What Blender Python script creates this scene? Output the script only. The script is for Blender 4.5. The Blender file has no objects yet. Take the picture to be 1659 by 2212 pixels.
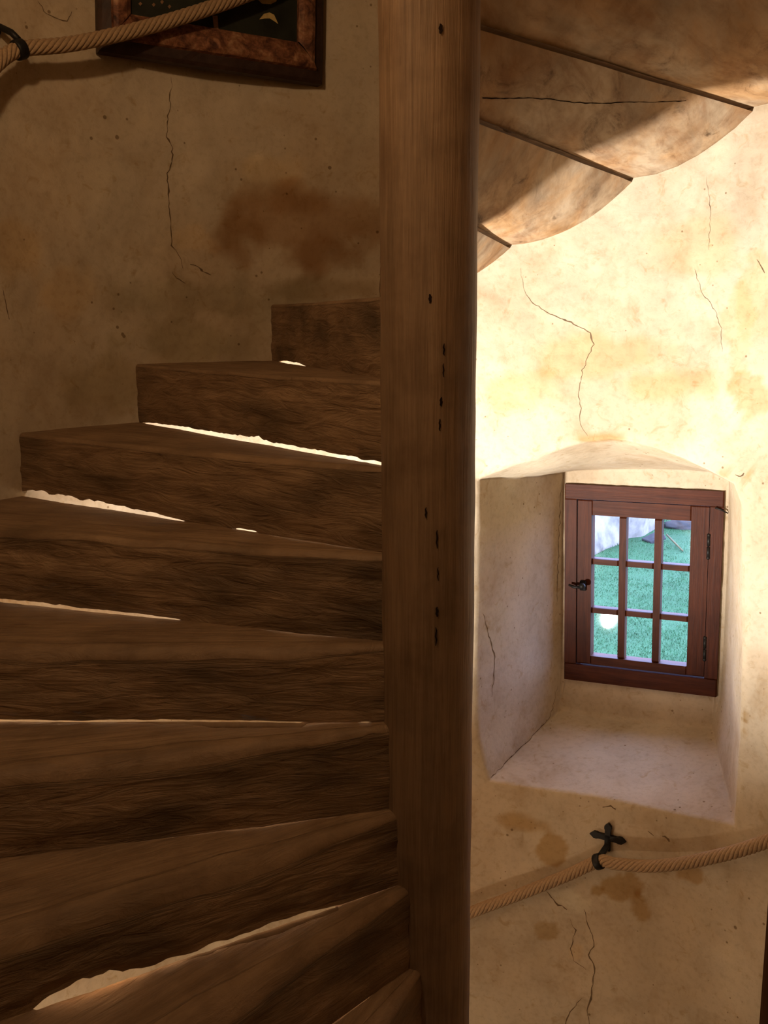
import bpy, math, random
import numpy as np
from mathutils import Vector, Matrix, noise
from mathutils.bvhtree import BVHTree

random.seed(7)
scene = bpy.context.scene
COL = scene.collection

# ------------------------------------------------------------------ camera
EYE = 1.6                                   # eye height above the doorway threshold
IW, IH, FPX = 1659.0, 2212.0, 2186.0
CD, YAW, PITCH, ROLL = 2.0696, math.radians(-2.534), math.radians(10.746), math.radians(-0.347)
CAM = Vector((0.0, -CD, EYE))
FWD = Vector((math.sin(YAW) * math.cos(PITCH), math.cos(YAW) * math.cos(PITCH), -math.sin(PITCH)))
_r = Vector((math.cos(YAW), -math.sin(YAW), 0)); _u = _r.cross(FWD)
RGT = _r * math.cos(ROLL) + _u * math.sin(ROLL)
UPV = -_r * math.sin(ROLL) + _u * math.cos(ROLL)
cd = bpy.data.cameras.new('camera'); cam = bpy.data.objects.new('camera', cd); COL.objects.link(cam)
cd.sensor_fit = 'HORIZONTAL'; cd.sensor_width = 36.0; cd.lens = FPX / IW * 36.0; cd.clip_start = 0.01
M = Matrix((RGT, UPV, -FWD)).transposed().to_4x4(); M.translation = CAM
cam.matrix_world = M
scene.camera = cam

# ------------------------------------------------------------------ light and exposure
scene.view_settings.view_transform = 'Standard'
scene.view_settings.look = 'None'
scene.view_settings.exposure = -0.3
scene.view_settings.gamma = 1.0
scene.view_settings.use_curve_mapping = False
world = bpy.data.worlds.new('world'); scene.world = world; world.use_nodes = True
bg = world.node_tree.nodes['Background']
bg.inputs[0].default_value = (0.66, 0.80, 1.50, 1); bg.inputs[1].default_value = 12.0   # overcast daylight, blue beside the lamps

# wall lamps of the stair (their light objects are made here, their fittings further down)
def light_obj(name, kind, loc, energy, color, target=None, **kw):
    l = bpy.data.lights.new(name, kind); l.energy = energy; l.color = color
    for k, v in kw.items(): setattr(l, k, v)
    o = bpy.data.objects.new(name, l); COL.objects.link(o); o.location = loc
    if target is not None:
        o.rotation_euler = (Vector(target) - Vector(loc)).to_track_quat('-Z', 'Y').to_euler()
    return o
LOW_LAMP = Vector((-1.19, -0.386, 0.0)); LOW_AIM = Vector((0.75, 1.15, 2.15))
FOOT_LAMP = Vector((-1.12, 0.20, -1.30)); FOOT_AIM = Vector((0.70, 1.15, -0.4))
UP_LAMP = Vector((-0.70, -0.95, 2.75))
light_obj('stair_lamp_light_offscreen', 'SPOT', LOW_LAMP, 1220, (1.0, 0.945, 0.87), LOW_AIM, spot_size=math.radians(80), spot_blend=1.0, shadow_soft_size=0.03)
light_obj('lower_stair_lamp_light_offscreen', 'POINT', FOOT_LAMP, 22, (1.0, 0.84, 0.62), shadow_soft_size=0.012)
light_obj('upper_lamp_light_offscreen', 'POINT', UP_LAMP, 36.0, (1.0, 0.68, 0.38), shadow_soft_size=0.05)

# ------------------------------------------------------------------ helpers
def ray(px, py):
    return (FWD + RGT * ((px - IW / 2) / FPX) - UPV * ((py - IH / 2) / FPX)).normalized()
def project(P):
    d = Vector(P) - CAM; w = d.dot(FWD)
    return (IW / 2 + FPX * d.dot(RGT) / w, IH / 2 - FPX * d.dot(UPV) / w)
R_IN = 1.3602
def cyl(px, py, inset=0.0):
    """where the pixel's ray meets the round wall (or a shell 'inset' inside it)"""
    d = ray(px, py); rr = R_IN - inset
    a = d.x ** 2 + d.y ** 2; b = 2 * (CAM.x * d.x + CAM.y * d.y); c = CAM.x ** 2 + CAM.y ** 2 - rr * rr
    t = (-b + math.sqrt(b * b - 4 * a * c)) / (2 * a)
    return CAM + d * t
def on_plane(px, py, p0, n):
    d = ray(px, py); return CAM + d * ((p0 - CAM).dot(n) / d.dot(n))
def az_of(p): return math.atan2(p.x, p.y)                 # from north, clockwise
def fbm(p, sc, octv=3):
    return noise.fractal(Vector(p) * sc, 1.0, 2.0, octv)
def smooth(e0, e1, x):
    t = min(1, max(0, (x - e0) / (e1 - e0))); return t * t * (3 - 2 * t)

def mesh_obj(name, verts, faces, mats=None, parent=None, smooth_shade=False, fmat=None, attrs=None, kind=None):
    me = bpy.data.meshes.new(name); me.from_pydata([tuple(v) for v in verts], [], faces); me.update()
    for m in (mats if isinstance(mats, (list, tuple)) else [mats]):
        if m: me.materials.append(m)
    if fmat is not None: me.polygons.foreach_set('material_index', fmat)
    if smooth_shade: me.polygons.foreach_set('use_smooth', [True] * len(me.polygons))
    for an, (typ, data) in (attrs or {}).items():
        a = me.attributes.new(an, typ, 'POINT')
        key = {'FLOAT': 'value', 'FLOAT_VECTOR': 'vector', 'FLOAT_COLOR': 'color'}[typ]
        a.data.foreach_set(key, np.array(data, dtype=np.float32).ravel())
    o = bpy.data.objects.new(name, me); COL.objects.link(o)
    if parent: o.parent = parent
    if kind: o['kind'] = kind
    return o
def empty(name, loc=(0, 0, 0)):
    o = bpy.data.objects.new(name, None); COL.objects.link(o); o.location = loc; o.empty_display_size = 0.1
    return o
def tag(o, label=None, cat=None, group=None, kind=None):
    if label: o['label'] = label
    if cat: o['category'] = cat
    if group: o['group'] = group
    if kind: o['kind'] = kind
    return o
def adopt(child, parent):
    """keep child's world coordinates under an unrotated parent"""
    child.parent = parent; child.matrix_parent_inverse = Matrix.Translation(-Vector(parent.location))
    return child

class MB:
    """collects verts and faces in world coordinates for one mesh"""
    def __init__(s): s.v = []; s.f = []; s.g = []
    def add(s, vs, fs):
        b = len(s.v); s.v += [Vector(v) for v in vs]; s.f += [tuple(i + b for i in f) for f in fs]
    def box(s, c, ax, ay, az, bev=0.0):
        """box from centre and three half-extent vectors, with chamfered long edges when bev > 0"""
        c = Vector(c); ax, ay, az = Vector(ax), Vector(ay), Vector(az)
        if bev <= 0:
            vs = [c + ax * i + ay * j + az * k for i in (-1, 1) for j in (-1, 1) for k in (-1, 1)]
            s.add(vs, [(0, 1, 3, 2), (4, 6, 7, 5), (0, 4, 5, 1), (2, 3, 7, 6), (0, 2, 6, 4), (1, 5, 7, 3)]); return
        L = [a.length for a in (ax, ay, az)]; U = [a.normalized() for a in (ax, ay, az)]; ids = {}; vs = []
        for sx in (-1, 1):
            for sy in (-1, 1):
                for sz in (-1, 1):
                    sg = (sx, sy, sz)
                    for k in range(3):
                        q = c.copy()
                        for m in range(3): q += U[m] * sg[m] * (L[m] if m == k else L[m] - bev)
                        ids[(sg, k)] = len(vs); vs.append(q)
        fs = []
        for k in range(3):
            a, b = [m for m in range(3) if m != k]
            for sk in (-1, 1):
                f = []
                for sa, sb in ((-1, -1), (1, -1), (1, 1), (-1, 1)):
                    sg = [0, 0, 0]; sg[k] = sk; sg[a] = sa; sg[b] = sb; f.append(ids[(tuple(sg), k)])
                fs.append(tuple(f))
        for k in range(3):
            a, b = [m for m in range(3) if m != k]
            for sa in (-1, 1):
                for sb in (-1, 1):
                    g0 = [0, 0, 0]; g0[a] = sa; g0[b] = sb; g0[k] = -1; g1 = list(g0); g1[k] = 1
                    fs.append((ids[(tuple(g0), a)], ids[(tuple(g1), a)], ids[(tuple(g1), b)], ids[(tuple(g0), b)]))
        for sx in (-1, 1):
            for sy in (-1, 1):
                for sz in (-1, 1): fs.append(tuple(ids[((sx, sy, sz), k)] for k in range(3)))
        s.add(vs, fs)
    def tube(s, pts, rad, n=10, cap=True):
        pts = [Vector(p) for p in pts]; N = len(pts)
        rads = rad if isinstance(rad, (list, tuple)) else [rad] * N
        up = Vector((0, 0, 1)); vs = []; fs = []; prev = None
        for i, p in enumerate(pts):
            t = (pts[min(i + 1, N - 1)] - pts[max(i - 1, 0)]).normalized()
            if prev is None:
                a = up if abs(t.z) < 0.9 else Vector((1, 0, 0)); x = a.cross(t).normalized()
            else: x = (prev - t * prev.dot(t)).normalized()
            prev = x; y = t.cross(x)
            for k in range(n):
                a = 2 * math.pi * k / n; vs.append(p + (x * math.cos(a) + y * math.sin(a)) * rads[i])
        for i in range(N - 1):
            for k in range(n):
                fs.append((i * n + k, i * n + (k + 1) % n, (i + 1) * n + (k + 1) % n, (i + 1) * n + k))
        if cap: fs += [tuple(range(n))[::-1], tuple((N - 1) * n + k for k in range(n))]
        s.add(vs, fs)
    def prism(s, poly, ex):
        """poly: coplanar points, extruded by the vector ex"""
        n = len(poly); vs = [Vector(p) for p in poly] + [Vector(p) + Vector(ex) for p in poly]
        s.add(vs, [tuple(range(n))[::-1], tuple(range(n, 2 * n))] + [(i, (i + 1) % n, n + (i + 1) % n, n + i) for i in range(n)])
    def sphere(s, c, r, n=12):
        c = Vector(c); vs = []; fs = []; m = n // 2
        for i in range(m + 1):
            t = math.pi * i / m
            for k in range(n):
                a = 2 * math.pi * k / n; vs.append(c + Vector((math.sin(t) * math.cos(a), math.sin(t) * math.sin(a), math.cos(t))) * r)
        for i in range(m):
            for k in range(n): fs.append((i * n + k, i * n + (k + 1) % n, (i + 1) * n + (k + 1) % n, (i + 1) * n + k))
        s.add(vs, fs)
    def build(s, name, mat, parent=None, smooth_shade=False, kind=None, grain=None):
        attrs = None
        if grain is not None:
            g = Vector(grain).normalized(); a = Vector((0, 0, 1)) if abs(g.z) < .9 else Vector((1, 0, 0))
            h = g.cross(a).normalized(); k = g.cross(h)
            attrs = {'grain': ('FLOAT_VECTOR', [(v.dot(g), v.dot(h), v.dot(k)) for v in s.v])}
        o = mesh_obj(name, s.v, s.f, mat, None, smooth_shade, attrs=attrs, kind=kind)
        if parent: adopt(o, parent)
        return o

# ------------------------------------------------------------------ materials
def new_mat(name):
    m = bpy.data.materials.new(name); m.use_nodes = True; nt = m.node_tree
    b = nt.nodes['Principled BSDF']; b.inputs['Specular IOR Level'].default_value = 0.25
    return m, nt, b
def N(nt, t, **kw):
    n = nt.nodes.new(t)
    for k, v in kw.items():
        if k.startswith('i_'): n.inputs[k[2:].replace('_', ' ')].default_value = v
        else: setattr(n, k, v)
    return n
def ramp(nt, fac, stops):
    r = N(nt, 'ShaderNodeValToRGB'); e = r.color_ramp.elements
    while len(e) < len(stops): e.new(0.5)
    for i, (p, c) in enumerate(stops): e[i].position = p; e[i].color = (*c, 1)
    nt.links.new(fac, r.inputs[0]); return r.outputs[0]
def mixc(nt, fac, a, b, mode='MIX'):
    m = N(nt, 'ShaderNodeMix', data_type='RGBA', blend_type=mode)
    for s, v in ((m.inputs[0], fac), (m.inputs[6], a), (m.inputs[7], b)):
        if isinstance(v, (int, float)): s.default_value = v
        elif isinstance(v, tuple): s.default_value = (*v, 1)
        else: nt.links.new(v, s)
    return m.outputs[2]
def noise_node(nt, vec, scale, detail=4, rough=0.55, dist=0.0):
    n = N(nt, 'ShaderNodeTexNoise', i_Scale=scale, i_Detail=detail, i_Roughness=rough, i_Distortion=dist)
    if vec is not None: nt.links.new(vec, n.inputs['Vector'])
    return n.outputs['Fac']
def bump(nt, b, h, strength, dist, prev=None):
    n = N(nt, 'ShaderNodeBump', i_Strength=strength, i_Distance=dist); nt.links.new(h, n.inputs['Height'])
    if prev is not None: nt.links.new(prev, n.inputs['Normal'])
    nt.links.new(n.outputs[0], b.inputs['Normal']); return n.outputs[0]

def plaster_material():
    m, nt, b = new_mat('lime_plaster')
    geo = N(nt, 'ShaderNodeNewGeometry').outputs['Position']
    att = N(nt, 'ShaderNodeAttribute', attribute_name='tone').outputs['Color']
    n1 = noise_node(nt, geo, 7.0, 6, 0.6, 0.4); n2 = noise_node(nt, geo, 55.0, 5, 0.6); n3 = noise_node(nt, geo, 22.0, 6, 0.65, 0.8)
    c = mixc(nt, 1.0, att, ramp(nt, n1, [(0.28, (0.86, 0.81, 0.74)), (0.5, (1, 1, 1)), (0.75, (1.05, 1.04, 1.0))]), 'MULTIPLY')
    c = mixc(nt, 1.0, c, ramp(nt, n3, [(0.31, (0.86, 0.80, 0.70)), (0.42, (1, 1, 1)), (1, (1, 1, 1))]), 'MULTIPLY')
    c = mixc(nt, 1.0, c, ramp(nt, n2, [(0.25, (0.86, 0.84, 0.80)), (0.5, (1, 1, 1)), (0.8, (1.05, 1.04, 1.02))]), 'MULTIPLY')
    # small dark pits
    v = N(nt, 'ShaderNodeTexVoronoi', i_Scale=26.0); nt.links.new(geo, v.inputs['Vector'])
    pn = noise_node(nt, geo, 5.0, 3)
    sub = N(nt, 'ShaderNodeMath', operation='SUBTRACT'); nt.links.new(v.outputs['Distance'], sub.inputs[0])
    mul = N(nt, 'ShaderNodeMath', operation='MULTIPLY_ADD'); nt.links.new(pn, mul.inputs[0]); mul.inputs[1].default_value = 0.55; mul.inputs[2].default_value = -0.26
    nt.links.new(mul.outputs[0], sub.inputs[1])
    pit = ramp(nt, sub.outputs[0], [(0.0, (0.35, 0.28, 0.2)), (0.05, (1, 1, 1)), (1, (1, 1, 1))])
    c = mixc(nt, 0.8, c, pit, 'MULTIPLY')
    nt.links.new(c, b.inputs['Base Color']); b.inputs['Roughness'].default_value = 0.92; b.inputs['Specular IOR Level'].default_value = 0.1
    p = bump(nt, b, n3, 0.35, 0.005); bump(nt, b, n2, 0.4, 0.0015, p)
    return m
def wood_material(name, dark, mid, light, along=1.6, across=26.0, bstr=0.5, rough=0.75, grime_col=(0.05, 0.03, 0.016), spec=0.2, adze=0.0):
    m, nt, b = new_mat(name)
    g = N(nt, 'ShaderNodeAttribute', attribute_name='grain').outputs['Vector']
    gr = N(nt, 'ShaderNodeAttribute', attribute_name='grime').outputs['Fac']
    mp = N(nt, 'ShaderNodeMapping'); mp.inputs['Scale'].default_value = (along, across, across); nt.links.new(g, mp.inputs['Vector'])
    mp2 = N(nt, 'ShaderNodeMapping'); mp2.inputs['Scale'].default_value = (along * 5, across * 4, across * 4); nt.links.new(g, mp2.inputs['Vector'])
    n1 = noise_node(nt, mp.outputs[0], 1.0, 6, 0.62, 1.2); n2 = noise_node(nt, mp2.outputs[0], 1.0, 4, 0.6, 0.5); n3 = noise_node(nt, g, 9.0, 5, 0.6)
    c = ramp(nt, n1, [(0.28, dark), (0.52, mid), (0.78, light)])
    c = mixc(nt, 1.0, c, ramp(nt, n2, [(0.30, (0.80, 0.77, 0.74)), (0.55, (1, 1, 1)), (0.8, (1.06, 1.05, 1.03))]), 'MULTIPLY')
    c = mixc(nt, 1.0, c, ramp(nt, n3, [(0.30, (0.74, 0.70, 0.66)), (0.55, (1, 1, 1)), (0.8, (1.1, 1.06, 1.0))]), 'MULTIPLY')
    c = mixc(nt, gr, c, grime_col)
    nt.links.new(c, b.inputs['Base Color']); b.inputs['Roughness'].default_value = rough; b.inputs['Specular IOR Level'].default_value = spec
    p = bump(nt, b, n1, bstr, 0.006); p = bump(nt, b, n2, bstr, 0.0025, p)
    if adze:
        mp3 = N(nt, 'ShaderNodeMapping'); mp3.inputs['Scale'].default_value = (7, 34, 34); nt.links.new(g, mp3.inputs['Vector'])
        bump(nt, b, noise_node(nt, mp3.outputs[0], 1.0, 5, 0.62, 1.6), adze, 0.010, p)
    return m
def simple_material(name, col, rough=0.6, metal=0.0, var=0.25, scale=30.0, bstr=0.3, bdist=0.002, spec=0.3):
    m, nt, b = new_mat(name)
    geo = N(nt, 'ShaderNodeNewGeometry').outputs['Position']
    n1 = noise_node(nt, geo, scale, 5, 0.6)
    c = ramp(nt, n1, [(0.25, tuple(x * (1 - var) for x in col)), (0.5, col), (0.75, tuple(min(1, x * (1 + var)) for x in col))])
    nt.links.new(c, b.inputs['Base Color']); b.inputs['Roughness'].default_value = rough; b.inputs['Metallic'].default_value = metal
    b.inputs['Specular IOR Level'].default_value = spec
    bump(nt, b, n1, bstr, bdist); return m
def glass_material():
    m = bpy.data.materials.new('window_glass'); m.use_nodes = True; nt = m.node_tree; nt.nodes.clear()
    out = N(nt, 'ShaderNodeOutputMaterial'); mx = N(nt, 'ShaderNodeMixShader'); tr = N(nt, 'ShaderNodeBsdfTransparent'); gl = N(nt, 'ShaderNodeBsdfGlossy', i_Roughness=0.03)
    tr.inputs[0].default_value = (0.93, 0.97, 0.97, 1)
    fr = N(nt, 'ShaderNodeFresnel', i_IOR=1.5); nt.links.new(fr.outputs[0], mx.inputs[0])
    nt.links.new(tr.outputs[0], mx.inputs[1]); nt.links.new(gl.outputs[0], mx.inputs[2]); nt.links.new(mx.outputs[0], out.inputs[0]); return m
def emit_material(name, col, strength):
    m = bpy.data.materials.new(name); m.use_nodes = True; nt = m.node_tree; nt.nodes.clear()
    out = N(nt, 'ShaderNodeOutputMaterial'); e = N(nt, 'ShaderNodeEmission'); e.inputs[0].default_value = (*col, 1); e.inputs[1].default_value = strength
    nt.links.new(e.outputs[0], out.inputs[0]); return m

PLASTER = plaster_material()
OAK = wood_material('old_oak', (0.21, 0.128, 0.070), (0.28, 0.175, 0.098), (0.34, 0.220, 0.126), rough=0.62, spec=0.3, adze=0.8)
NEWEL = wood_material('newel_oak', (0.18, 0.112, 0.062), (0.24, 0.150, 0.086), (0.29, 0.188, 0.110), along=1.6, across=55, rough=0.6, spec=0.3)
def smudge(m, n_orange=4.0, n_dark=8.0):
    nt = m.node_tree; b = nt.nodes['Principled BSDF']; src = b.inputs['Base Color'].links[0].from_socket
    g = N(nt, 'ShaderNodeAttribute', attribute_name='grain').outputs['Vector']
    mp = N(nt, 'ShaderNodeMapping'); mp.inputs['Scale'].default_value = (0.6, 1.5, 1.5); nt.links.new(g, mp.inputs['Vector'])
    c = mixc(nt, 1.0, src, ramp(nt, noise_node(nt, mp.outputs[0], n_orange, 5, .6, .6), [(.42, (1, 1, 1)), (.62, (1.0, .80, .58)), (.75, (.85, .64, .44))]), 'MULTIPLY')
    c = mixc(nt, 1.0, c, ramp(nt, noise_node(nt, mp.outputs[0], n_dark, 7, .72, 1.0), [(.30, (.30, .26, .22)), (.42, (.85, .82, .80)), (.5, (1, 1, 1))]), 'MULTIPLY')
    nt.links.new(c, b.inputs['Base Color']); return m
LIMEWASH = wood_material('limewashed_soffit', (0.30, 0.185, 0.105), (0.44, 0.335, 0.225), (0.50, 0.40, 0.29), along=2.5, across=11, bstr=0.25, rough=0.85, grime_col=(0.10, 0.07, 0.05))
smudge(LIMEWASH)
REDWOOD = wood_material('red_varnished_wood', (0.042, 0.0095, 0.0035), (0.070, 0.017, 0.006), (0.098, 0.027, 0.010), along=3, across=60, bstr=0.15, rough=0.5, spec=0.12)
DOORWOOD = wood_material('door_frame_wood', (0.07, 0.028, 0.014), (0.12, 0.05, 0.024), (0.17, 0.075, 0.036), along=2, across=40, bstr=0.2, rough=0.5)
IRON = simple_material('black_iron', (0.022, 0.020, 0.019), 0.5, 0.6, 0.3, 60, 0.4, 0.001)
ROPE = simple_material('hemp_rope', (0.34, 0.225, 0.13), 0.9, 0, 0.22, 140, 0.5, 0.0015, 0.1)
CRACK = simple_material('plaster_crack', (0.15, 0.100, 0.058), 0.95, 0, 0.3, 40, 0.2, 0.001, 0.0)
CHECK = simple_material('timber_crack', (0.018, 0.011, 0.007), 0.95, 0, 0.3, 40, 0.2, 0.001, 0.0)
GLASS = glass_material()
GROUT = simple_material('window_putty', (0.62, 0.52, 0.36), 0.9, 0, 0.12, 30, 0.3, 0.003, 0.1)

# ------------------------------------------------------------------ the round tower wall with its window niche and doorway
WAZ = math.radians(24.0); WDIST = 3.85
_d = ray(1390, 1268); WC = CAM + _d * (WDIST / math.hypot(_d.x, _d.y))          # centre of the window
WN = Vector((-math.sin(WAZ), -math.cos(WAZ), 0))                               # its normal, into the stair
def winp(px, py, depth=0.0): return on_plane(px, py, WC + WN * depth, WN)

DOOR_X0, DOOR_X1, DOOR_TOP, THRESH = -0.55, 0.30, 2.10, 0.03
azd0 = math.pi + math.asin(-DOOR_X0 / R_IN); azd1 = math.pi - math.asin(DOOR_X1 / R_IN)
Z_BOT, Z_TOP = -3.0, 4.6
def span(a, b, n): return [a + (b - a) * i / n for i in range(n)]
D2R = math.radians
AZS = span(D2R(-66), D2R(60), 252) + span(D2R(60), azd1, 28) + span(azd1, azd0, 10) + span(azd0, D2R(294), 22)
ZS = span(Z_BOT, -0.9, 12) + span(-0.9, THRESH, 74) + span(THRESH, DOOR_TOP, 166) + span(DOOR_TOP, 2.75, 40) + span(2.75, Z_TOP, 14) + [Z_TOP]
NA, NZ = len(AZS), len(ZS)

PL_A, PL_B = (0.53, 0.442, 0.328), (0.475, 0.375, 0.262)
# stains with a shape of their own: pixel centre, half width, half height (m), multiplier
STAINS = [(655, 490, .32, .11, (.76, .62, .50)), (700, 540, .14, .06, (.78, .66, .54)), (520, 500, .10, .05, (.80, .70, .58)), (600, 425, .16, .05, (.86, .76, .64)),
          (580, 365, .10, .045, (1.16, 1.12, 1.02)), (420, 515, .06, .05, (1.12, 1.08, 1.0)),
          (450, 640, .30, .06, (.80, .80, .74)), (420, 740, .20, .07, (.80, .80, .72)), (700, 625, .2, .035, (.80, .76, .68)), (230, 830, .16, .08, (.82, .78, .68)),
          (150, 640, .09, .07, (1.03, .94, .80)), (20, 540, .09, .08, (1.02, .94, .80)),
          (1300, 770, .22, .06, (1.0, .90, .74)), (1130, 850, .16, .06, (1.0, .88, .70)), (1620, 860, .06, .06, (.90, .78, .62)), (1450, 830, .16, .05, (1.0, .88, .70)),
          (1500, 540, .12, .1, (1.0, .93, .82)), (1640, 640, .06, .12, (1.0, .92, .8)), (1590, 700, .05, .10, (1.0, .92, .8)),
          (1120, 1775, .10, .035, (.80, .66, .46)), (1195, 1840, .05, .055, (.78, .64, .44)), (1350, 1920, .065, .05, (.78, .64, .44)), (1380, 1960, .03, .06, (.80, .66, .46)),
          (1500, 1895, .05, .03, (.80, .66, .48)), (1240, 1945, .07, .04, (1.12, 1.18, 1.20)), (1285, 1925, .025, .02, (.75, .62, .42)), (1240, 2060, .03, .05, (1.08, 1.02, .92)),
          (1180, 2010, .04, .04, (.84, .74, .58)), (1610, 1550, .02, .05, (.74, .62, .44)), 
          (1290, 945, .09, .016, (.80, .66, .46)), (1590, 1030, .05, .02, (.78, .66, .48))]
STAIN3 = [(cyl(x, y), w, h, c) for x, y, w, h, c in STAINS]
def tone(p):
    """plaster colour: mottled limewash with stains"""
    a = smooth(-0.45, 0.45, fbm(p, 2.3, 4)); b = fbm((p.x + 9, p.y, p.z * 0.6), 6.0, 4)
    c = [PL_A[i] * (1 - a) + PL_B[i] * a for i in range(3)]
    c = [x * (1 + 0.10 * b) for x in c]
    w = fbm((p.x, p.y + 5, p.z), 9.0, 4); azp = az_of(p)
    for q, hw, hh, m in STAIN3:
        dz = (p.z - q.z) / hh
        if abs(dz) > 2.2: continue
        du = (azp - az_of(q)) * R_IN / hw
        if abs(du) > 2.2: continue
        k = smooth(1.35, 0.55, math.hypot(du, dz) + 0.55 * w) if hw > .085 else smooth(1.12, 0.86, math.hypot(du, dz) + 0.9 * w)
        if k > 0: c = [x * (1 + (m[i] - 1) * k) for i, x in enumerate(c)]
    return (c[0], c[1], c[2], 1.0)
def relief(p):
    return 0.010 * fbm(p, 2.2, 2) + 0.004 * fbm(p, 9.0, 3) + 0.0018 * fbm(p, 28.0, 2)

def wall_point(a, z):
    p = Vector((math.sin(a) * R_IN, math.cos(a) * R_IN, z))
    k = R_IN + relief(p); return Vector((math.sin(a) * k, math.cos(a) * k, z))
wv, wf = [], []
for a in AZS:
    for z in ZS: wv.append(wall_point(a, z))
ia0 = min(range(NA), key=lambda i: abs(AZS[i] - D2R(1.0))); ia1 = min(range(NA), key=lambda i: abs(AZS[i] - D2R(52.0)))
iz0 = min(range(NZ), key=lambda i: abs(ZS[i] + 0.18)); iz1 = min(range(NZ), key=lambda i: abs(ZS[i] - 1.36))
ida = AZS.index(azd1); idb = AZS.index(azd0); idz = ZS.index(THRESH); idt = ZS.index(DOOR_TOP)
for i in range(NA):
    j = (i + 1) % NA
    for k in range(NZ - 1):
        if ia0 <= i < ia1 and iz0 <= k < iz1: continue
        if ida <= i < idb and idz <= k < idt: continue
        wf.append((i * NZ + k, j * NZ + k, j * NZ + k + 1, i * NZ + k + 1))
# hole boundary, clockwise seen from inside: top, right, bottom, left
seg_top = [(i, iz1) for i in range(ia0, ia1)]; seg_right = [(ia1, k) for k in range(iz1, iz0, -1)]
seg_bot = [(i, iz0) for i in range(ia1, ia0, -1)]; seg_left = [(ia0, k) for k in range(iz0, iz1)]
segs = [seg_top, seg_right, seg_bot, seg_left]
loop0 = [i * NZ + k for s in segs for i, k in s]; NL = len(loop0)
OUT = [[(1029, 1036), (1037, 1031), (1097, 1007), (1162, 986), (1222, 964), (1265, 952), (1316, 946), (1359, 951), (1419, 968), (1475, 989), (1531, 1016), (1585, 1046)],
       [(1585, 1046), (1602, 1090), (1606, 1200), (1606, 1400), (1600, 1600), (1588, 1787)],
       [(1588, 1787), (1419, 1752), (1290, 1724), (1160, 1707), (1054, 1690)],
       [(1054, 1690), (1030, 1600), (1024, 1400), (1026, 1200), (1029, 1036)]]
BCK = [[(1216, 1021), (1240, 1017), (1316, 1014), (1400, 1013), (1475, 1015), (1530, 1019), (1574, 1036)],
       [(1574, 1036), (1571, 1200), (1562, 1400), (1556, 1500), (1538, 1572)],
       [(1538, 1572), (1440, 1566), (1333, 1556), (1209, 1535)],
       [(1209, 1535), (1212, 1465), (1214, 1200), (1216, 1021)]]
FRM = [[(1222, 1044.3), (1566, 1060.8)], [(1566, 1060.8), (1548.4, 1503.8)], [(1548.4, 1503.8), (1220.5, 1464.6)], [(1220.5, 1464.6), (1222, 1044.3)]]
def resample(poly, n):
    P = [Vector((x, y)) for x, y in poly]; L = [0]
    for a, b in zip(P, P[1:]): L.append(L[-1] + (b - a).length)
    out = []
    for i in range(n):
        t = L[-1] * i / n; k = 0
        while k < len(L) - 2 and L[k + 1] < t: k += 1
        u = (t - L[k]) / max(1e-9, L[k + 1] - L[k]); out.append(P[k].lerp(P[k + 1], u))
    return out
def loop_px(S): return [q for poly, s in zip(S, segs) for q in resample(poly, len(s))]
outl = [cyl(q.x, q.y) for q in loop_px(OUT)]; bckl = [winp(q.x, q.y) for q in loop_px(BCK)]
frml = [winp(q.x, q.y) for q in loop_px([[(x + (7 if x < 1400 else -7), y + (7 if y < 1250 else -7)) for x, y in s] for s in FRM])]
oc = sum(outl, Vector()) / NL
rings = [loop0]
def add_ring(pts):
    b = len(wv); wv.extend(pts); rings.append(list(range(b, b + NL)))
base = [wv[i].copy() for i in loop0]
expd = []                                                     # the opening's outline a little out on the wall
for p in outl:
    d = p - oc; s = 1 + 0.009 / max(0.05, d.length); e = oc + d * s; a = az_of(e); expd.append(wall_point(a, e.z))
for t in (0.12, 0.25, 0.4, 0.55, 0.7, 0.85, 1.0):
    ring = []
    for p, e in zip(base, expd):
        q = p.lerp(e, t); a = az_of(q); ring.append(wall_point(a, q.z))
    add_ring(ring)
def jamb(t):
    ring = []
    for o, b_ in zip(outl, bckl):
        q = o.lerp(b_, t); r_ = relief(q) * 0.9 * math.sin(math.pi * min(1, max(0, t))) ** 0.5 if 0 < t < 1 else 0
        inward = (oc.lerp(WC, t) - q); inward = inward.normalized() if inward.length > 1e-6 else Vector()
        ring.append(q - inward * (r_ * 1.2))
    return ring
r0 = [o.lerp(e, 0.35) + (Vector((o.x, o.y, 0)).normalized() * 0.004) for o, e in zip(outl, expd)]; add_ring(r0)
for t in (0.012, 0.05, 0.11, 0.18, 0.25, 0.32, 0.39, 0.46, 0.53, 0.6, 0.67, 0.74, 0.81, 0.88, 0.94, 0.98, 1.0): add_ring(jamb(t))
add_ring([b_.lerp(f, 0.15) for b_, f in zip(bckl, frml)])
for t in (0.5, 1.0): add_ring([b_.lerp(f, t) + WN * 0.004 * fbm(b_, 20, 2) for b_, f in zip(bckl, frml)])
add_ring([f - WN * 0.05 for f in frml])
for ra, rb in zip(rings, rings[1:]):
    for k in range(NL):
        j = (k + 1) % NL; wf.append((ra[k], rb[k], rb[j], ra[j]))
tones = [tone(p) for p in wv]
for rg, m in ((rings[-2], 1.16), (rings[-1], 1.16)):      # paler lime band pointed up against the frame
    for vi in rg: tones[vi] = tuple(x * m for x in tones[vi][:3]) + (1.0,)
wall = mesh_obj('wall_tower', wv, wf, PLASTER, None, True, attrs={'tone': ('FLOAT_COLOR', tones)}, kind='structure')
WALL_BVH = BVHTree.FromPolygons([tuple(v) for v in wv], [f for f in wf])
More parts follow.
